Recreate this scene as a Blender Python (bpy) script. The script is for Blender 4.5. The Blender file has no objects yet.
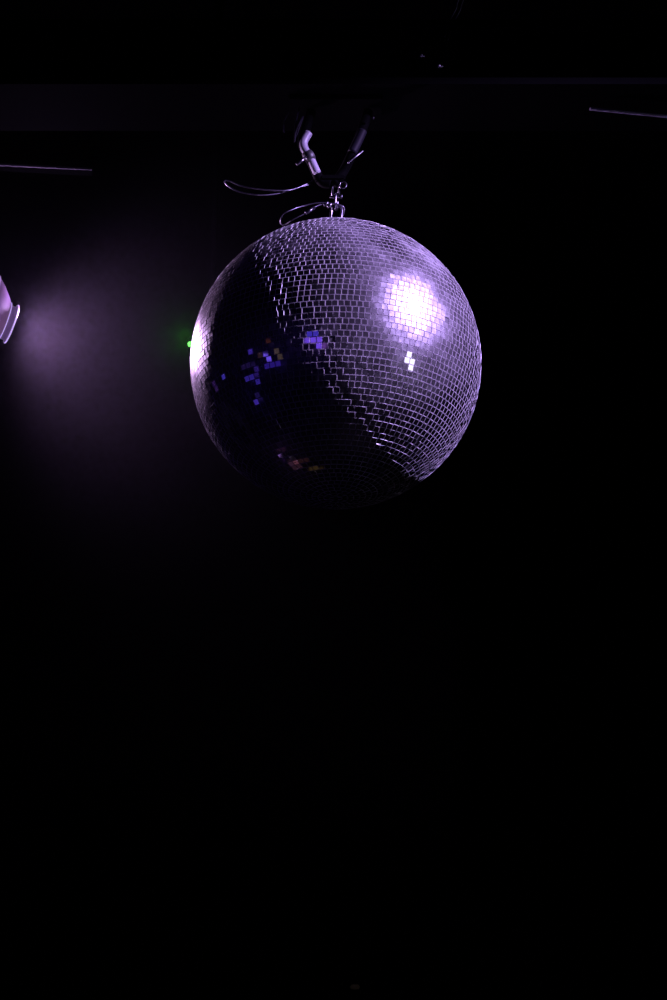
import bpy, bmesh, math, random
from mathutils import Vector, Matrix

random.seed(7)
R_ = math.radians
scene = bpy.context.scene
C = scene.collection

# ------------------------------------------------------------------ camera
FPX = 1900.0                       # focal length in pixels of the 667 x 1000 frame
PITCH = R_(22.3)
EYE = Vector((0.0, 0.0, 1.55))
FWD = Vector((0, math.cos(PITCH), math.sin(PITCH)))
UP = Vector((0, -math.sin(PITCH), math.cos(PITCH)))
RT = Vector((1, 0, 0))
cam_d = bpy.data.cameras.new('camera')
cam = bpy.data.objects.new('camera', cam_d)
C.objects.link(cam)
cam.location = EYE
cam.rotation_euler = (R_(90) + PITCH, 0, 0)
cam_d.sensor_fit = 'VERTICAL'
cam_d.sensor_height = 36.0
cam_d.lens = FPX / 1000.0 * 36.0
cam_d.clip_start = 0.05
scene.camera = cam

# ------------------------------------------------------------------ colour and world
scene.view_settings.view_transform = 'Standard'
scene.view_settings.look = 'None'
scene.view_settings.gamma = 1.0
scene.view_settings.use_curve_mapping = False
scene.view_settings.exposure = 0.0
w = bpy.data.worlds.new('dark_room')
scene.world = w
w.use_nodes = True
w.node_tree.nodes['Background'].inputs[0].default_value = (0.35, 0.3, 0.6, 1)
w.node_tree.nodes['Background'].inputs[1].default_value = 0.00008
scene.cycles.volume_bounces = 0


def at(px, py, Y):
    """point of the ray through a photo pixel at world depth Y"""
    d = FWD * FPX + RT * (px - 333.5) + UP * (500 - py)
    return EYE + d * ((Y - EYE.y) / d.y)


def at_z(px, py, Z):
    d = FWD * FPX + RT * (px - 333.5) + UP * (500 - py)
    return EYE + d * ((Z - EYE.z) / d.z)


BALL_R = 0.25
BALL = Vector((0.004, 2.93, 3.004))
los = (BALL - EYE).normalized()
BK = -los                                    # from the ball towards the viewer
BUP = (Vector((0, 0, 1)) - los * los.z).normalized()


def from_ball(x, y, z, dist):
    v = (RT * x + BUP * y + BK * z).normalized()
    return BALL + v * dist


# lamp positions
KEY = from_ball(.77, .54, .20, 3.0)
LEFT = FWD * 3.78 + RT * ((11.0 - 333.5) / FPX * 3.78) + UP * ((500 - 324) / FPX * 3.78) + EYE
SIDE = from_ball(.87, .046, .50, 2.4)


def lamp(name, kind, loc, target, color, energy, **kw):
    d = bpy.data.lights.new(name, kind)
    o = bpy.data.objects.new(name, d)
    C.objects.link(o)
    o.location = loc
    if target is not None:
        o.rotation_euler = (Vector(target) - Vector(loc)).to_track_quat('-Z', 'Y').to_euler()
    d.color = color
    d.energy = energy
    for k, v in kw.items():
        setattr(d, k, v)
    return o


lamp('key_spot', 'SPOT', KEY, BALL + Vector((0, 0, 0.06)), (0.55, 0.37, 1.0), 1400,
     spot_size=R_(18), spot_blend=0.6, shadow_soft_size=0.035)
LEFT_AIM = (BALL + Vector((0.12, 0, -0.17)))
lamp('left_spot', 'SPOT', LEFT, LEFT_AIM, (0.78, 0.48, 1.0), 105,
     spot_size=R_(100), spot_blend=0.9, shadow_soft_size=0.03)
lamp('left_spill', 'POINT', LEFT + RT * .03 + UP * .02, None, (0.70, 0.42, 1.0), 3.0, shadow_soft_size=0.012)  # added point light for glow round the left lamp and on the joist
lamp('right_edge_light', 'SPOT', at(860, 260, 2.7), at(745, 125, 2.93), (0.5, 0.4, 1.0), 26.0, spot_size=R_(26), spot_blend=1.0, shadow_soft_size=0.03)  # added unseen lamp to light the right end of the twisted cable

# ------------------------------------------------------------------ materials


def mat(name, color, rough=0.5, metal=0.0, emit=None, emit_s=0.0, noise=0.0, noise_scale=30, spec=0.5):
    m = bpy.data.materials.new(name)
    m.use_nodes = True
    nt = m.node_tree
    b = nt.nodes['Principled BSDF']
    b.inputs['Base Color'].default_value = (*color, 1)
    b.inputs['Roughness'].default_value = rough
    b.inputs['Metallic'].default_value = metal
    b.inputs['Specular IOR Level'].default_value = spec
    if emit:
        b.inputs['Emission Color'].default_value = (*emit, 1)
        b.inputs['Emission Strength'].default_value = emit_s
    if noise:
        tc = nt.nodes.new('ShaderNodeTexCoord')
        n = nt.nodes.new('ShaderNodeTexNoise')
        n.inputs['Scale'].default_value = noise_scale
        n.inputs['Detail'].default_value = 5
        mx = nt.nodes.new('ShaderNodeMix')
        mx.data_type = 'RGBA'
        mx.inputs['A'].default_value = (*[c * (1 - noise) for c in color], 1)
        mx.inputs['B'].default_value = (*[min(1, c * (1 + noise)) for c in color], 1)
        nt.links.new(tc.outputs['Object'], n.inputs['Vector'])
        nt.links.new(n.outputs['Fac'], mx.inputs['Factor'])
        nt.links.new(mx.outputs['Result'], b.inputs['Base Color'])
    return m


def mirror_material():
    """mirror glass under a film of dust: sharp mirror + broad haze lobe + dust"""
    m = bpy.data.materials.new('dusty_mirror')
    m.use_nodes = True
    nt = m.node_tree
    nt.nodes.clear()
    N, L = nt.nodes.new, nt.links.new
    out = N('ShaderNodeOutputMaterial')
    tc = N('ShaderNodeTexCoord')
    att = N('ShaderNodeAttribute')
    att.attribute_name = 'dirt'
    n1 = N('ShaderNodeTexNoise')
    n1.inputs['Scale'].default_value = 11
    n1.inputs['Detail'].default_value = 6
    n1.inputs['Roughness'].default_value = 0.62
    L(tc.outputs['Object'], n1.inputs['Vector'])
    n2 = N('ShaderNodeTexNoise')
    n2.inputs['Scale'].default_value = 130
    n2.inputs['Detail'].default_value = 3
    L(tc.outputs['Object'], n2.inputs['Vector'])
    # dust lies thicker on what faces up
    sep = N('ShaderNodeSeparateXYZ')
    L(tc.outputs['Object'], sep.inputs[0])
    top = N('ShaderNodeMapRange')
    top.inputs['From Min'].default_value = 0.06
    top.inputs['From Max'].default_value = 0.25
    top.inputs['To Min'].default_value = 0.0
    top.inputs['To Max'].default_value = 1.0
    L(sep.outputs['Z'], top.inputs['Value'])

    def math_(op, a, b, c=None):
        x = N('ShaderNodeMath')
        x.operation = op
        for i, v in enumerate((a, b, c)):
            if v is None:
                continue
            if isinstance(v, (int, float)):
                x.inputs[i].default_value = v
            else:
                L(v, x.inputs[i])
        return x.outputs[0]
    ramp = N('ShaderNodeMapRange')
    ramp.inputs['From Min'].default_value = 0.40
    ramp.inputs['From Max'].default_value = 0.62
    ramp.inputs['To Min'].default_value = 0.08
    ramp.inputs['To Max'].default_value = 1.0
    L(n1.outputs['Fac'], ramp.inputs['Value'])
    fine = N('ShaderNodeMapRange')
    fine.inputs['From Min'].default_value = 0.35
    fine.inputs['From Max'].default_value = 0.65
    fine.inputs['To Min'].default_value = 0.55
    fine.inputs['To Max'].default_value = 1.25
    L(n2.outputs['Fac'], fine.inputs['Value'])
    dust = math_('MULTIPLY', ramp.outputs[0], fine.outputs[0])
    dust = math_('MULTIPLY', dust, att.outputs['Fac'])
    topd = math_('MULTIPLY', top.outputs[0], dust)
    dif_w = math_('MULTIPLY_ADD', topd, 0.22, math_('MULTIPLY_ADD', dust, 0.004, 0.001))
    hz_w = math_('MULTIPLY_ADD', dust, 0.15, 0.05)
    hz_w = math_('MULTIPLY_ADD', topd, 0.12, hz_w)

    def shader(kind, weight, col, rough=None):
        s = N(kind)
        v = N('ShaderNodeMix')
        v.data_type = 'RGBA'
        v.inputs['A'].default_value = (0, 0, 0, 1)
        v.inputs['B'].default_value = (*col, 1)
        if isinstance(weight, (int, float)):
            v.inputs['Factor'].default_value = weight
        else:
            L(weight, v.inputs['Factor'])
        L(v.outputs['Result'], s.inputs['Color'])
        if rough is not None:
            s.distribution = 'GGX' if rough < .1 else 'BECKMANN'
            s.inputs['Roughness'].default_value = rough
        return s.outputs[0]
    sharp = shader('ShaderNodeBsdfAnisotropic', 0.55, (0.95, 0.96, 1.0), 0.03)
    wide = shader('ShaderNodeBsdfAnisotropic', hz_w, (1, 1, 1), 0.43)
    vwide = shader('ShaderNodeBsdfAnisotropic', math_('MULTIPLY', hz_w, math_('MULTIPLY_ADD', topd, 1.2, 0.25)), (1, 1, 1), 0.66)
    dif = shader('ShaderNodeBsdfDiffuse', dif_w, (0.95, 0.92, 1.0))
    prev = sharp
    for s in (wide, vwide, dif):
        a = N('ShaderNodeAddShader')
        L(prev, a.inputs[0])
        L(s, a.inputs[1])
        prev = a.outputs[0]
    L(prev, out.inputs['Surface'])
    return m


M = dict(
    tile=mirror_material(),
    edge=mat('ground_glass_edge', (0.64, 0.62, 0.64), 0.3),
    core=mat('grey_glue', (0.07, 0.07, 0.075), 0.7, noise=.4, noise_scale=60),
    steel=mat('zinc_steel', (0.12, 0.115, 0.135), 0.28, 1.0),
    dullsteel=mat('dull_steel', (0.32, 0.32, 0.34), 0.45, 1.0, noise=.3),
    black=mat('black_paint', (0.0008, 0.0008, 0.001), 0.8, spec=.02, noise=.3),
    ceil=mat('black_ceiling', (0.004, 0.004, 0.0045), 0.9, spec=.05, noise=.5, noise_scale=4),
    wall=mat('black_wall', (0.003, 0.003, 0.0035), 0.9, spec=.1, noise=.5, noise_scale=3),
    floor=mat('dark_floor', (0.02, 0.018, 0.02), 0.5, noise=.3, noise_scale=3),
    white=mat('pale_lit', (0.27, 0.255, 0.30), 0.45),  # pale tone puts light into the left sleeves and joist lip
    grey=mat('dark_grey_shaded', (0.005, 0.0045, 0.008), 0.6, spec=.08),  # dark cables; on the right sleeve the colour stands in for shadow
    cable=mat('grey_cable', (0.22, 0.20, 0.25), 0.35),
    rubber=mat('black_rubber', (0.015, 0.015, 0.016), 0.5),
    wire=mat('steel_wire_rope', (0.09, 0.085, 0.105), 0.35, 1.0),
    lens=mat('lit_lens_rim', (0.3, 0.2, 0.4), 0.1, emit=(0.62, 0.45, 1.0), emit_s=0.85),  # lens glow, lent to the ring rims as painted light
    dome=mat('violet_dome_glow', (0.12, 0.06, 0.15), 0.65, emit=(0.42, 0.20, 0.50), emit_s=0.2),  # emission puts a glow into the lamp housing dome
    groove=mat('dim_groove_glow', (0.10, 0.06, 0.16), 0.4, emit=(0.30, 0.16, 0.50), emit_s=0.22),  # emission stands in for light caught in the ring groove
    ring=mat('ring_glow', (0.3, 0.2, 0.4), 0.2, emit=(0.55, 0.3, 0.65), emit_s=0.6),  # emission stands in for light on the housing rings
    house=mat('lamp_housing', (0.30, 0.25, 0.34), 0.35),
    green=mat('green_flare_glow', (0.1, 0.5, 0.1), 0.2, emit=(0.2, 1.0, 0.15), emit_s=1.5),
    warm=mat('warm_bulb', (0.5, 0.4, 0.2), 0.2, emit=(1.0, 0.8, 0.5), emit_s=0.0022),
)

# ------------------------------------------------------------------ helpers


def link_mesh(name, bm, m, parent=None, smooth=False):
    me = bpy.data.meshes.new(name)
    bm.normal_update()
    bm.to_mesh(me)
    bm.free()
    for x in (m if isinstance(m, (list, tuple)) else [m]):
        me.materials.append(x)
    if smooth:
        for p in me.polygons:
            p.use_smooth = True
    o = bpy.data.objects.new(name, me)
    C.objects.link(o)
    if parent is not None:
        o.parent = parent
    return o


def tag(o, label=None, cat=None, group=None, kind=None):
    if label:
        o['label'] = label
    if cat:
        o['category'] = cat
    if group:
        o['group'] = group
    if kind:
        o['kind'] = kind
    return o


def empty(name, loc, label, cat, group=None):
    o = bpy.data.objects.new(name, None)
    C.objects.link(o)
    o.location = loc
    o.empty_display_size = 0.05
    return tag(o, label, cat, group)


def smooth_path(pts, n=8, closed=False):
    pts = [Vector(p) for p in pts]
    out = []
    k = len(pts)
    for i in range(k if closed else k - 1):
        if closed:
            p0, p1, p2, p3 = pts[i - 1], pts[i], pts[(i + 1) % k], pts[(i + 2) % k]
        else:
            p0 = pts[i - 1] if i else pts[0] * 2 - pts[1]
            p1, p2 = pts[i], pts[i + 1]
            p3 = pts[i + 2] if i + 2 < k else pts[-1] * 2 - pts[-2]
        for j in range(n):
            t = j / n
            out.append(0.5 * ((2 * p1) + (p2 - p0) * t + (2 * p0 - 5 * p1 + 4 * p2 - p3) * t * t
                              + (3 * p1 - p0 - 3 * p2 + p3) * t ** 3))
    if not closed:
        out.append(pts[-1])
    return out


def tube(bm, pts, r, seg=10, closed=False, origin=Vector((0, 0, 0)), radii=None):
    pts = [Vector(p) - origin for p in pts]
    k = len(pts)
    rings = []
    up = None
    for i in range(k):
        a = pts[(i - 1) % k] if (closed or i) else pts[0]
        b = pts[(i + 1) % k] if (closed or i < k - 1) else pts[-1]
        t = (b - a).normalized()
        if up is None:
            up = t.orthogonal().normalized()
        up = (up - t * up.dot(t)).normalized()
        s = t.cross(up)
        rr = radii[i] if radii else r
        rings.append([bm.verts.new(pts[i] + (up * math.cos(2 * math.pi * j / seg) + s * math.sin(2 * math.pi * j / seg)) * rr)
                      for j in range(seg)])
    for i in range(k if closed else k - 1):
        A, B = rings[i], rings[(i + 1) % k]
        off = 0
        if closed and i == k - 1:          # line the last ring up with the first
            off = min(range(seg), key=lambda o: (A[0].co - B[o % seg].co).length)
        for j in range(seg):
            bm.faces.new((A[j], A[(j + 1) % seg], B[(j + 1 + off) % seg], B[(j + off) % seg]))
    if not closed:
        bm.faces.new(rings[0][::-1])
        bm.faces.new(rings[-1])


def box(bm, c, s, rot=None, bevel=0.0):
    r = bmesh.ops.create_cube(bm, size=1.0)
    vs = r['verts']
    mt = Matrix.Translation(Vector(c)) @ (rot.to_4x4() if rot else Matrix.Identity(4)) @ Matrix.Diagonal((*s, 1))
    bmesh.ops.transform(bm, matrix=mt, verts=vs)
    if bevel:
        es = list({e for v in vs for e in v.link_edges})
        bmesh.ops.bevel(bm, geom=es, offset=bevel, segments=2, affect='EDGES')


def lathe(bm, prof, axis_m=Matrix.Identity(4), seg=40):
    """profile of (radius, height) turned about local z"""
    rings = []
    for r, z in prof:
        if r < 1e-6:
            rings.append([bm.verts.new(axis_m @ Vector((0, 0, z)))])
        else:
            rings.append([bm.verts.new(axis_m @ Vector((r * math.cos(2 * math.pi * j / seg), r * math.sin(2 * math.pi * j / seg), z)))
                          for j in range(seg)])
    for A, B in zip(rings, rings[1:]):
        for j in range(seg):
            a0, a1 = A[j % len(A)], A[(j + 1) % len(A)]
            b0, b1 = B[j % len(B)], B[(j + 1) % len(B)]
            f = [a0]
            for v in (a1, b1, b0):
                if v not in f:
                    f.append(v)
            if len(f) > 2:
                bm.faces.new(f)


def struct(name, c, s, m, label=None):
    bm = bmesh.new()
    box(bm, (0, 0, 0), s)
    o = link_mesh(name, bm, m)
    o.location = c
    o['kind'] = 'structure'
    if label:
        o['label'] = label
    return o


# ------------------------------------------------------------------ the room
X0, X1, Y0, Y1, H = -3.4, 3.4, -1.8, 9.2, 4.7
struct('floor', ((X0 + X1) / 2, (Y0 + Y1) / 2, -.05), (X1 - X0 + .2, Y1 - Y0 + .2, .1), M['floor'])
struct('ceiling', ((X0 + X1) / 2, (Y0 + Y1) / 2, H + .05), (X1 - X0 + .2, Y1 - Y0 + .2, .1), M['ceil'])
struct('wall_left', (X0 - .05, (Y0 + Y1) / 2, H / 2), (.1, Y1 - Y0, H), M['wall'])
struct('wall_right', (X1 + .05, (Y0 + Y1) / 2, H / 2), (.1, Y1 - Y0, H), M['wall'])
struct('wall_back', (0, Y1 + .05, H / 2), (X1 - X0 + .2, .1, H), M['wall'])
struct('wall_front', (0, Y0 - .05, H / 2), (X1 - X0 + .2, .1, H), M['wall'])

# the dark beam the ball hangs from
BZ = 3.53                                    # its underside
bm = bmesh.new()
for z0, z1, d in ((0.0, 0.014, 0.15), (0.014, 0.126, 0.02), (0.126, 0.14, 0.15)):
    box(bm, (0, 0, (z0 + z1) / 2), (X1 - X0, d, z1 - z0))
beam = link_mesh('ceiling_beam', bm, M['black'])
beam.location = (0, 2.94, BZ)
tag(beam, 'long black steel beam that the mirror ball hangs from', 'beam', kind='structure')

# second beam, behind on the left, with a pale strip drawn in for its lit lower edge
Z2 = 3.56
a = at_z(-160, 158.5, Z2)
b = at_z(92, 171.5, Z2)
d = (b - a).normalized()
L2 = (b - a).length
rotz = math.atan2(d.y, d.x)
bm = bmesh.new()
box(bm, (L2 / 2, .018, .085), (L2, .03, .15))
beam2 = link_mesh('ceiling_joist', bm, M['black'])
beam2.location = a
beam2.rotation_euler = (0, 0, rotz)
tag(beam2, 'black ceiling joist at upper left with a pale strip as its lit lower edge', 'beam', kind='structure')
bm = bmesh.new()
prof = [Vector((L2 * i / 60, .004 + .0003 * math.sin(i * 1.7), .006 + .0002 * math.sin(i * 2.9))) for i in range(61)]
tube(bm, prof, .0032, 8, radii=[.0030 - .0022 * (i / 60) for i in range(61)])
link_mesh('lip', bm, M['white'], beam2, True)['label'] = 'pale strip standing in for light on the lower edge'

# ------------------------------------------------------------------ the mirror ball
ball = empty('mirror_ball', BALL, 'large round mirror ball of small square tiles, lit violet, hanging in the dark', 'disco ball')
ROWS = 78
PITCH_T = math.pi * BALL_R / ROWS
GAP = 0.0006
CHAMFER = 0.00030
THICK = 0.0022


def tiles_mesh():
    verts, faces, mats, dirt = [], [], [], []
    rnd = random.Random(3)
    for i in range(ROWS):
        lat = -math.pi / 2 + (i + .5) * math.pi / ROWS
        cr = BALL_R * math.cos(lat)
        n = max(4, int(round(2 * math.pi * cr / PITCH_T)))
        ph = rnd.random() * 2 * math.pi
        w = 2 * math.pi * cr / n - GAP
        h = PITCH_T - GAP
        rowtilt = rnd.gauss(0, .003)
        if math.cos(lat) * BALL_R < 0.010 and lat > 0:
            continue
        for j in range(n):
            if rnd.random() < 0.0005:
                continue
            lon = ph + 2 * math.pi * (j + rnd.uniform(-.02, .02)) / n
            nn = Vector((math.cos(lat) * math.cos(lon), math.cos(lat) * math.sin(lon), math.sin(lat)))
            e = Vector((-math.sin(lon), math.cos(lon), 0))
            u = nn.cross(e)
            rot = Matrix.Rotation(rnd.gauss(0, .014), 3, nn)
            e, u = rot @ e, rot @ u
            # how the tile sits: slightly askew
            ta, tb = rnd.gauss(0, .0055), rnd.gauss(rowtilt, .0055)
            e2 = (e + nn * ta).normalized()
            u2 = (u + nn * tb).normalized()
            c = nn * (BALL_R - .0006 + rnd.uniform(-.00025, .00025))
            hw, hh = w / 2 * rnd.uniform(.975, 1.0), h / 2 * rnd.uniform(.975, 1.0)
            base = len(verts)
            ci = nn * (BALL_R - THICK)
            crn = ((-1, -1), (1, -1), (1, 1), (-1, 1))
            cw, ch = min(CHAMFER, hw * .4), min(CHAMFER, hh * .4)
            for sx, sy in crn:                       # mirror face
                verts.append(c + e2 * sx * (hw - cw) + u2 * sy * (hh - ch))
            for sx, sy in crn:                       # foot of the ground edge
                verts.append(c - nn * .0005 + e2 * sx * hw + u2 * sy * hh)
            for sx, sy in crn:
                verts.append(ci + e * sx * hw + u * sy * hh)
            dv = min(1.6, max(.25, rnd.lognormvariate(-.05, .18)))
            faces.append((base, base + 1, base + 2, base + 3))
            mats.append(0)
            dirt.append(dv)
            for lv in (0, 4):
                for k in range(4):
                    k2 = (k + 1) % 4
                    faces.append((base + lv + k2, base + lv + k, base + lv + 4 + k, base + lv + 4 + k2))
                    mats.append(1)
                    dirt.append(dv)
    me = bpy.data.meshes.new('mirror_tiles')
    me.from_pydata([tuple(v) for v in verts], [], faces)
    me.materials.append(M['tile'])
    me.materials.append(M['edge'])
    me.polygons.foreach_set('material_index', mats)
    at_ = me.attributes.new('dirt', 'FLOAT', 'FACE')
    at_.data.foreach_set('value', dirt)
    me.update()
    return me


tiles = bpy.data.objects.new('mirror_tiles', tiles_mesh())
C.objects.link(tiles)
tiles.parent = ball
tiles['label'] = 'square mirror glass tiles in rings'
bm = bmesh.new()
bmesh.ops.create_uvsphere(bm, u_segments=96, v_segments=64, radius=BALL_R - THICK + .0002)
core = link_mesh('core', bm, M['core'], ball, True)
bm = bmesh.new()
T = Matrix.Translation((0, 0, BALL_R - .004))
lathe(bm, [(.034, 0), (.034, .005), (.030, .007), (.012, .008), (.012, .014), (.008, .016), (0, .016)], T, 36)
link_mesh('top_plate', bm, M['dullsteel'], ball, True)
bm = bmesh.new()
ring = [Vector((.011 * math.cos(t), .0, BALL_R + .021 + .011 * math.sin(t))) for t in [2 * math.pi * i / 24 for i in range(24)]]
tube(bm, ring, .0022, 8, True)
link_mesh('eye_bolt', bm, M['steel'], ball, True)

# ------------------------------------------------------------------ the hanging gear
TOPZ = BALL.z + BALL_R
AX, AY = BALL.x, BALL.y
chain = empty('hanging_chain', (AX, AY, TOPZ + .02), 'short steel chain with shackle between bracket and mirror ball', 'chain')


def link_bm(L, Wd, r):
    bm = bmesh.new()
    pts = []
    s = (L - Wd) / 2
    for i in range(12):
        t = math.pi * i / 11
        pts.append(Vector((Wd / 2 * math.cos(t), 0, s + Wd / 2 * math.sin(t))))
    for i in range(12):
        t = math.pi + math.pi * i / 11
        pts.append(Vector((Wd / 2 * math.cos(t), 0, -s + Wd / 2 * math.sin(t))))
    tube(bm, pts, r, 8, True)
    return bm


z = .030 - .006
for k, (L, Wd, r, ry) in enumerate(((.034, .019, .0026, 15), (.030, .018, .0024, 80))):
    o = link_mesh('chain_link', link_bm(L, Wd, r), M['steel'], chain, True)
    o.location = ((.001, 0, z + .004))
    o.rotation_euler = (R_(3), R_([4, -5, 3][k]), R_(ry))
    z += L - 2.4 * r - .004
# shackle: two straight bars with a pin and an eye
bm = bmesh.new()
zs = z + .012
U = [(-.0060, 0, zs - .020), (-.0060, 0, zs + .010), (-.0045, 0, zs + .015), (0, 0, zs + .017), (.0045, 0, zs + .015), (.0060, 0, zs + .010), (.0060, 0, zs - .020)]
tube(bm, U, .0019, 8)
shk = link_mesh('shackle', bm, M['steel'], chain, True)
bm = bmesh.new()
tube(bm, [(-.011, 0, zs - .018), (.012, 0, zs - .018)], .0026, 8)
tube(bm, [(.008, 0, zs - .018), (.012, 0, zs - .018)], .0045, 6)
link_mesh('pin', bm, M['steel'], shk, True)
bm = bmesh.new()
tube(bm, [Vector((.013 + .006 * math.cos(t), -.004, zs + .004 + .007 * math.sin(t))) for t in [2 * math.pi * i / 18 for i in range(18)]], .0017, 6, True)
link_mesh('ring', bm, M['steel'], shk, True)

# V shaped hanging bracket under the beam
brk = empty('hanging_bracket', (AX, AY, BZ), 'dark forked bracket under the beam, left sleeves coloured as lit, right one as shadowed', 'bracket')
O = Vector((AX, AY, BZ))
apex = at(333, 178, AY)


def path(pp, Y):
    return smooth_path([at(x, y, Y) if len((x, y)) == 2 else None for x, y in pp], 8)


bm = bmesh.new()
box(bm, (0, 0, -.005), (.17, .07, .010), bevel=.002)
link_mesh('mounting_plate', bm, M['black'], brk)
YL = AY - .012
bm = bmesh.new()
tube(bm, smooth_path([at(311, 112, AY), at(306, 128, YL), at(302.5, 142, YL), at(306, 152, YL), at(312, 163, YL), at(321, 181, AY), at(331, 184, AY)], 8), .0090, 14, origin=O)
arm = link_mesh('arm', bm, M['black'], brk, True)
for nm, pp in (('sleeve', [(308.5, 133), (304.0, 141), (303.8, 147), (307.8, 154.5)]), ('sleeve', [(310.5, 158), (313.5, 165), (317.0, 172.5)])):
    bm = bmesh.new()
    tube(bm, smooth_path([at(x, y, YL - .004) for x, y in pp], 8), .0076 if pp[0][0] < 309 else .0072, 14, origin=O)
    s = link_mesh(nm, bm, M['white'], arm, True)
    s['label'] = 'sleeve on the arm, coloured pale as if lit'
bm = bmesh.new()
tube(bm, smooth_path([at(368, 112, AY), at(363, 127, YL), at(358, 140, YL), at(351, 156, YL), at(343, 172, AY), at(334, 184, AY)], 8), .0090, 14, origin=O)
arm2 = link_mesh('arm', bm, M['black'], brk, True)
bm = bmesh.new()
tube(bm, smooth_path([at(362.5, 131, YL - .004), at(358, 141, YL - .004), at(352, 153, YL - .004)], 8), .0085, 14, origin=O)
link_mesh('sleeve', bm, M['grey'], arm2, True)  # right sleeve coloured dark in place of shadow
bm = bmesh.new()
box(bm, at(333, 180, AY) - O, (.045, .022, .012), bevel=.003)
link_mesh('foot_plate', bm, M['black'], brk)
# bands round the arms with their tightening levers
bm = bmesh.new()
tube(bm, [at(305.5, 158.5, YL - .006), at(312.5, 154.5, YL - .006)], .0110, 14, origin=O)
band = link_mesh('band', bm, M['rubber'], arm, True)
bm = bmesh.new()
tube(bm, [at(306, 156.5, YL - .016), at(301.5, 161, YL - .018), at(296.5, 164.5, YL - .018)], .0030, 8, origin=O, radii=[.0018, .0034, .0034])
link_mesh('lever', bm, M['steel'], band, True)
bm = bmesh.new()
tube(bm, [at(363, 151, YL - .014), at(348, 163, YL - .014)], .0012, 8, origin=O)
link_mesh('brace_wire', bm, M['dullsteel'], arm2, True)
bm = bmesh.new()
tube(bm, [at(373, 117, AY - .03), at(373.4, 119, AY - .03)], .0022, 10, origin=O)
link_mesh('bolt', bm, M['steel'], brk, True)

# black cable coiled round the left arm
bm = bmesh.new()
tube(bm, smooth_path([at(299, 108, YL), at(296, 122, YL - .02), at(295, 138, YL - .025), at(299, 128, YL - .03), at(303, 117, YL - .02), at(300, 122, YL - .028),
                      at(295.5, 133, YL - .03), at(294.5, 142, YL - .03)], 8), .0016, 8)
tag(link_mesh('power_cable', bm, M['grey'], None, True), 'thin dark cable dangling left of the forked bracket', 'cable')
bm = bmesh.new()
tube(bm, smooth_path([at(289, 112, YL), at(284.5, 121, YL), at(283.5, 130, YL), at(284.5, 133, YL)], 8), .0011, 8)
tag(link_mesh('cable_end', bm, M['grey'], None, True), 'short loose end of dark wire furthest left of the bracket', 'wire')

# loop of wire rope sticking out to the left
bm = bmesh.new()
loop = smooth_path([at(318, 178, AY + .01), at(300, 187, AY - .005), at(286, 190.5, AY - .02), at(262, 189.5, AY - .03), at(242, 186.2, AY - .03), at(230, 181.2, AY - .03),
                    at(224.5, 181.0, AY - .03), at(228, 186, AY - .03), at(240, 192, AY - .03), at(258, 195, AY - .03), at(276, 194, AY - .02), at(292, 189.5, AY - .01), at(312, 184, AY + .005)], 8)
tube(bm, loop, .0013, 8)
tag(link_mesh('wire_loop', bm, M['wire'], None, True), 'long narrow loop of steel wire sticking out left above the ball', 'wire')

# safety cable with crimped ferrule
saf = empty('safety_cable', at(335, 205, AY), 'looped steel safety cable with crimped ferrule lying on top of the ball', 'cable')
OS = saf.location.copy()
bm = bmesh.new()
pp = [(343, 216, -.02), (344.5, 209, -.03), (341, 205.5, -.035), (331, 203.2, -.04), (318, 202.8, -.045), (303, 206, -.05), (290, 210.5, -.06), (283.5, 214, -.06), (280.8, 219, -.055),
      (281.5, 224.5, -.04), (286, 224, -.045), (293, 219.5, -.06), (304, 214, -.06), (316, 206.5, -.05), (325, 204, -.035), (331, 206, -.02), (333, 212, -.01)]
tube(bm, smooth_path([at(x, y, AY + dy) for x, y, dy in pp], 8), .0011, 8, origin=OS)
link_mesh('wire_rope', bm, M['wire'], saf, True)
bm = bmesh.new()
tube(bm, [at(306, 213, AY - .062), at(314.5, 207.6, AY - .056)], .0032, 10, origin=OS)
link_mesh('ferrule', bm, M['steel'], saf, True)['label'] = 'bright crimped ferrule'
bm = bmesh.new()
for x, y, dy in ((326, 203.8, -.04), (329.5, 205.5, -.04)):
    c = at(x, y, AY + dy) - OS
    tube(bm, [c + Vector((-.004, 0, -.002)), c + Vector((.004, 0, .002))], .0035, 8)
link_mesh('clamp', bm, M['steel'], saf, True)

# ------------------------------------------------------------------ twisted cable along the beam on the right
bm = bmesh.new()
a, b = at_z(590, 108.8, BZ - .012), at_z(760, 125.5, BZ - .012)
for k in range(2):
    pts = []
    n = 600
    ax = (b - a).normalized()
    s1 = ax.cross(Vector((0, 0, 1))).normalized()
    s2 = s1.cross(ax)
    for i in range(n):
        t = i / (n - 1)
        ph = 2 * math.pi * 60 * t + math.pi * k
        pts.append(a.lerp(b, t) + (s1 * math.cos(ph) + s2 * math.sin(ph)) * .0017)
    tube(bm, pts, .0015, 6, origin=a)
o = link_mesh('twisted_cable', bm, M['cable'], None, True)
o.location = a
tag(o, 'pale twisted cable running along the beam at upper right', 'cable')

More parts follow.
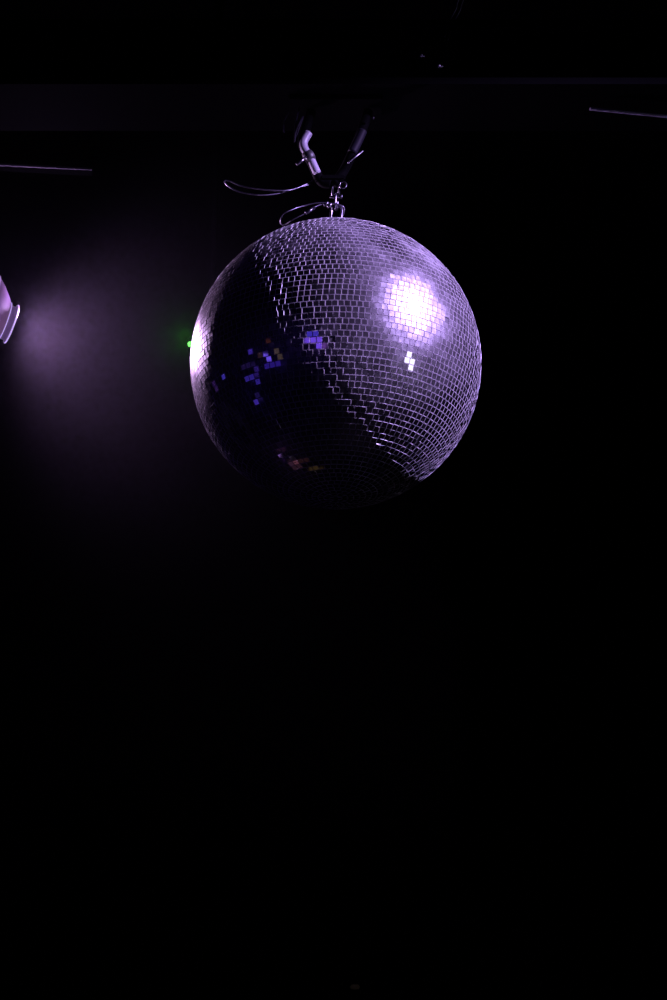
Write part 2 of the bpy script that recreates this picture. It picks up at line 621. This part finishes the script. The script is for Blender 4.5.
# thin pair of wires hanging into the frame at the top, and small clips
for x0, y0, x1, y1, lab in ((466, -6, 452, 26, 'grey wire at the top edge, right-hand one of a pair'),
                            (461, -6, 449, 23, 'grey wire at the top edge, left-hand one of a pair')):
    bm = bmesh.new()
    p0, p1 = at(x0, y0, 2.88), at(x1, y1, 2.9)
    tube(bm, smooth_path([p0 + (p0 - p1) * 3, p0, at((x0 + x1) / 2 + 1.3, (y0 + y1) / 2, 2.89), p1, at(x1 - 4, y1 + 14, 2.87)], 8), .0010, 8)
    tag(link_mesh('ceiling_wire', bm, M['dullsteel'], None, True), lab, 'wire')
for x, y, lab in ((421, 55.5, 'tiny metal clip on the dark beam, upper left of two'), (439, 66, 'tiny metal clip on the dark beam, lower right of two')):
    bm = bmesh.new()
    c = at(x, y, 2.862)
    lathe(bm, [(0, .002), (.0022, .0018), (.0034, 0), (.0034, -.004), (0, -.004)], Matrix.Rotation(R_(90), 4, 'X') @ Matrix.Identity(4), 12)
    box(bm, (.004, -.001, -.002), (.007, .002, .002), bevel=.0005)
    o = link_mesh('cable_clip', bm, M['dullsteel'], None, True)
    o.location = c
    tag(o, lab, 'clip')

# ------------------------------------------------------------------ stage lamps


def aim_matrix(loc, target):
    """local +z points at the target"""
    q = (Vector(target) - Vector(loc)).to_track_quat('Z', 'Y')
    return q.to_matrix().to_4x4()


# the lamp at the left edge: round head with a lens ring
spot = empty('spotlight', LEFT, 'violet spotlight glowing in haze, cut by the left edge', 'spotlight')
AXIS = (RT * .93 - UP * .34 + FWD * .32).normalized()
RM = aim_matrix(LEFT, LEFT + AXIS)
bm = bmesh.new()
RM = RM @ Matrix.Scale(.926, 4)
lathe(bm, [(0, -.225), (.05, -.22), (.090, -.19), (.103, -.15), (.103, -.115), (.098, -.115), (.095, -.17), (0, -.20)], RM, 40)
link_mesh('housing', bm, M['black'], spot, True)
bm = bmesh.new()
lathe(bm, [(.096, -.125), (.095, -.085), (.088, -.058), (.070, -.038), (.053, -.023), (.043, -.016)], RM, 48)
link_mesh('lamp_dome', bm, M['dome'], spot, True)['label'] = 'violet glow put into the housing shade'
bm = bmesh.new()
for zz, r1, r2 in ((-.104, .0985, .0032), (-.058, .088, .0016)):
    tube(bm, [RM @ Vector((r1 * math.cos(t), r1 * math.sin(t), zz)) for t in [2 * math.pi * i / 48 for i in range(48)]], r2, 8, True)
link_mesh('dome_ring', bm, M['ring'], spot, True)
bm = bmesh.new()
lathe(bm, [(.036, -.016), (.0425, -.016), (.0425, -.0135), (.038, -.012), (.038, -.003), (.0425, -.0015), (.0425, .002), (.037, .002), (.036, -.016)], RM, 48)
lr = link_mesh('lens_ring', bm, M['groove'], spot, True)
bm = bmesh.new()
for zz, r2 in ((.001, .0017), (-.0145, .0010)):
    tube(bm, [RM @ Vector((.0425 * math.cos(t), .0425 * math.sin(t), zz)) for t in [2 * math.pi * i / 48 for i in range(48)]], r2, 8, True)
link_mesh('rim', bm, M['lens'], lr, True)['label'] = 'rims of the lens ring with violet light put into them'
bm = bmesh.new()
lathe(bm, [(.038, -.014), (.030, -.010), (.016, -.007), (0, -.006)], RM, 40)
link_mesh('lens', bm, M['lens'], spot, True)['label'] = 'glowing violet lens'
bm = bmesh.new()
yk = [Vector((-.10, 0, -.13)), Vector((-.13, .16, -.16)), Vector((0, .19, -.18))]
tube(bm, smooth_path([RM @ p for p in yk], 6), .007, 8)
link_mesh('yoke', bm, M['black'], spot, True)
# its own lamp light sits at the front of the lens
bpy.data.objects['left_spot'].location = LEFT + (RM @ Vector((0, 0, .012)))

# the lamp that lights the ball from the upper right (outside the frame)


def stage_lamp(loc, target, r, lensmat, label, body=True):
    e = empty('stage_lamp', loc, label, 'spotlight')
    m = aim_matrix(loc, target)
    bm = bmesh.new()
    lathe(bm, [(0, -2.6 * r), (.7 * r, -2.5 * r), (1.05 * r, -2.0 * r), (1.12 * r, .25 * r), (1.06 * r, .25 * r), (1.02 * r, -.1 * r), (0, -.1 * r)], m, 32)
    link_mesh('housing', bm, M['black'], e, True)
    if lensmat:
        bm = bmesh.new()
        lathe(bm, [(1.0 * r, -.08 * r), (.6 * r, .0 * r), (0, .03 * r)], m, 32)
        link_mesh('lens', bm, lensmat, e, True)
    return e


def glow(name, col, s):
    return mat(name, (.05, .05, .05), .3, emit=col, emit_s=s)


stage_lamp(KEY - (BALL - KEY).normalized() * .06, BALL, .07, None, 'black stage lamp high on the right, aimed at the mirror ball')
def mirrored(px, py, dist):
    """where the flat tile seen at a photo pixel looks to"""
    d = (FWD * FPX + RT * (px - 333.5) + UP * (500 - py)).normalized()
    oc = EYE - BALL
    bq = oc.dot(d)
    t = -bq - math.sqrt(max(0, bq * bq - (oc.dot(oc) - BALL_R ** 2)))
    p = EYE + d * t
    n = (p - BALL).normalized()
    r = d - n * 2 * d.dot(n)
    return p + r * dist, p


def lin(c):
    return tuple(((v / 255) / 12.92 if v <= 10 else (((v / 255) + .055) / 1.055) ** 2.4) for v in c)


q, p = mirrored(411, 361, 2.4)
stage_lamp(q, p, .24, glow('side_lens', (.85, .78, 1.0), 2.4), 'black stage lamp to the right with a bright pale lens')


def reflection_rig(label, bits, dist):  # added panels outside the frame, traced back from the tile reflections
    """unseen glowing panels, shaped so that single tiles show the reflections"""
    c0 = mirrored((bits[0][0] + bits[0][1]) / 2, (bits[0][2] + bits[0][3]) / 2, dist)[0]
    e = empty('reflection_rig', c0, label, 'reflection panels')
    for x0, x1, y0, y1, rgb in bits:
        q = [mirrored(x, y, dist)[0] for x, y in ((x0, y0), (x1, y0), (x1, y1), (x0, y1))]
        cen = sum(q, Vector()) / 4
        n = (BALL - cen).normalized()
        q = [cen + (v - cen) * .97 for v in q]
        bm = bmesh.new()
        f = [bm.verts.new(v - c0) for v in q]
        g = [bm.verts.new(v - n * .04 - c0) for v in q]
        face = bm.faces.new(f)
        bm.faces.new(g[::-1]).material_index = 1
        for a_ in range(4):
            b_ = (a_ + 1) % 4
            bm.faces.new((f[a_], g[a_], g[b_], f[b_])).material_index = 1
        bm.normal_update()
        link_mesh('reflection_panel', bm, [glow('panel', [v / .75 for v in lin(rgb)], 1.0), M['black']], e)


reflection_rig('added blue and violet panels high behind the viewer, for the tile reflections', [
    (306, 318, 332.6, 339, (62, 48, 180)), (307, 320, 339, 346, (120, 76, 240)), (320, 326, 339, 346, (105, 60, 150)), (316, 322, 346, 351.5, (28, 16, 70))], 3.9)
reflection_rig('added dim blue and brown panels on the left side, for the tile reflections', [
    (246, 250.7, 351, 357, (52, 34, 140)), (262.7, 268.7, 352, 358.3, (115, 84, 245)), (275, 280.4, 350, 356, (64, 52, 44)),
    (257, 262.5, 351, 357, (38, 24, 22)), (265, 270.5, 339, 344.5, (54, 24, 16)), (271.7, 276.5, 340, 344.5, (36, 26, 64)),
    (264, 286.5, 363, 370, (38, 22, 118)), (279.5, 288.5, 342.5, 348, (22, 13, 44)), (245.5, 259, 375.5, 383, (44, 30, 128)),
    (254, 259, 368, 375, (38, 22, 96)), (242, 253.5, 362, 368, (22, 12, 54)), (255.5, 262, 400.5, 407.5, (58, 38, 150)),
    (254, 262, 393.5, 400, (24, 15, 64)), (220, 225, 374, 380.5, (54, 42, 150)), (212, 218.5, 383, 391, (40, 18, 70))], 2.9)
reflection_rig('added dim pinkish and brown panels low beyond the ball, for the tile reflections', [
    (275, 281, 452.5, 457.7, (140, 98, 185)), (281, 286, 451.3, 456, (95, 60, 140)), (275.5, 284, 447.7, 451.1, (28, 11, 28)),
    (286.7, 292, 455.5, 460, (76, 64, 86)), (281.5, 286, 456.7, 461, (38, 16, 64)), (294, 299, 459.7, 463.7, (80, 43, 54)),
    (288.5, 293.5, 461, 465, (48, 27, 42)), (292.3, 297, 454, 458.5, (30, 20, 32)), (293, 301, 464.5, 470, (38, 20, 27)),
    (300, 307, 458, 462.5, (30, 13, 11)), (310, 322, 466.7, 471, (46, 34, 12))], 2.6)

# green lamp added to give the flare at the ball's left edge
gp = at(185.2, 344, 3.55)
gl = empty('flare_lamp', gp, 'small black projector with green light, peeking past the ball\'s left edge', 'projector')
bm = bmesh.new()
box(bm, (.035, .05, 0), (.06, .09, .04), bevel=.004)
link_mesh('housing', bm, M['black'], gl)
bm = bmesh.new()
tube(bm, [(.05, .05, .018), (.05, .05, H - gp.z)], .008, 10)
link_mesh('drop_rod', bm, M['black'], gl, True)
bm = bmesh.new()
lathe(bm, [(.005, 0), (.005, .006), (.003, .009), (0, .010)], Matrix.Translation((.010, .004, 0)) @ Matrix.Rotation(R_(90), 4, 'X'), 16)
link_mesh('diode', bm, M['green'], gl, True)
lamp('flare_light', 'SPOT', gp + Vector((.004, -.03, 0)), EYE + Vector((-.10, 0, 0)), (.10, 1.0, .03), 9.0, spot_size=R_(26), spot_blend=1.0, shadow_soft_size=.003)

# dim bulb on the far wall near the bottom of the frame
wl = at(355, 987, Y1 - .12)
wlo = empty('wall_lamp', wl, 'very dim warm lamp low on the far dark wall', 'lamp')
bm = bmesh.new()
lathe(bm, [(0, -.012), (.018, -.010), (.024, 0), (.018, .010), (0, .012)], Matrix.Identity(4), 20)
link_mesh('bulb', bm, M['warm'], wlo, True)
bm = bmesh.new()
box(bm, (0, .06, 0), (.03, .12, .03), bevel=.003)
box(bm, (0, .115, 0), (.09, .01, .12), bevel=.003)
link_mesh('wall_bracket', bm, M['black'], wlo)

# ------------------------------------------------------------------ stage haze
HAZE_C = Vector((-.75, 3.6, 3.2))
bm = bmesh.new()
box(bm, (0, 0, 0), (1.9, 2.2, 2.0))
hz = bpy.data.materials.new('stage_haze')
hz.use_nodes = True
nt = hz.node_tree
nt.nodes.clear()
out = nt.nodes.new('ShaderNodeOutputMaterial')
vs = nt.nodes.new('ShaderNodeVolumeScatter')
vs.inputs['Color'].default_value = (0.9, 0.85, 1.0, 1)
vs.inputs['Density'].default_value = 0.0
tc = nt.nodes.new('ShaderNodeTexCoord')
vm = nt.nodes.new('ShaderNodeVectorMath')
vm.operation = 'DISTANCE'
HC = LEFT + Vector((.10, -.10, -.06))
vm.inputs[1].default_value = HC - HAZE_C
nt.links.new(tc.outputs['Object'], vm.inputs[0])
mr = nt.nodes.new('ShaderNodeMapRange')           # haze gathered round the left lamp to shape its glow
mr.interpolation_type = 'SMOOTHSTEP'
mr.inputs['From Min'].default_value = 0.0
mr.inputs['From Max'].default_value = 0.75
mr.inputs['To Min'].default_value = 0.0068
mr.inputs['To Max'].default_value = 0.0006
nt.links.new(vm.outputs['Value'], mr.inputs['Value'])
nt.links.new(mr.outputs[0], vs.inputs['Density'])
vs.inputs['Anisotropy'].default_value = 0.65
nt.links.new(vs.outputs[0], out.inputs['Volume'])
haze = link_mesh('haze', bm, hz)
haze.location = HAZE_C
tag(haze, 'thin stage haze glowing violet beside the spotlight', 'haze', kind='stuff')
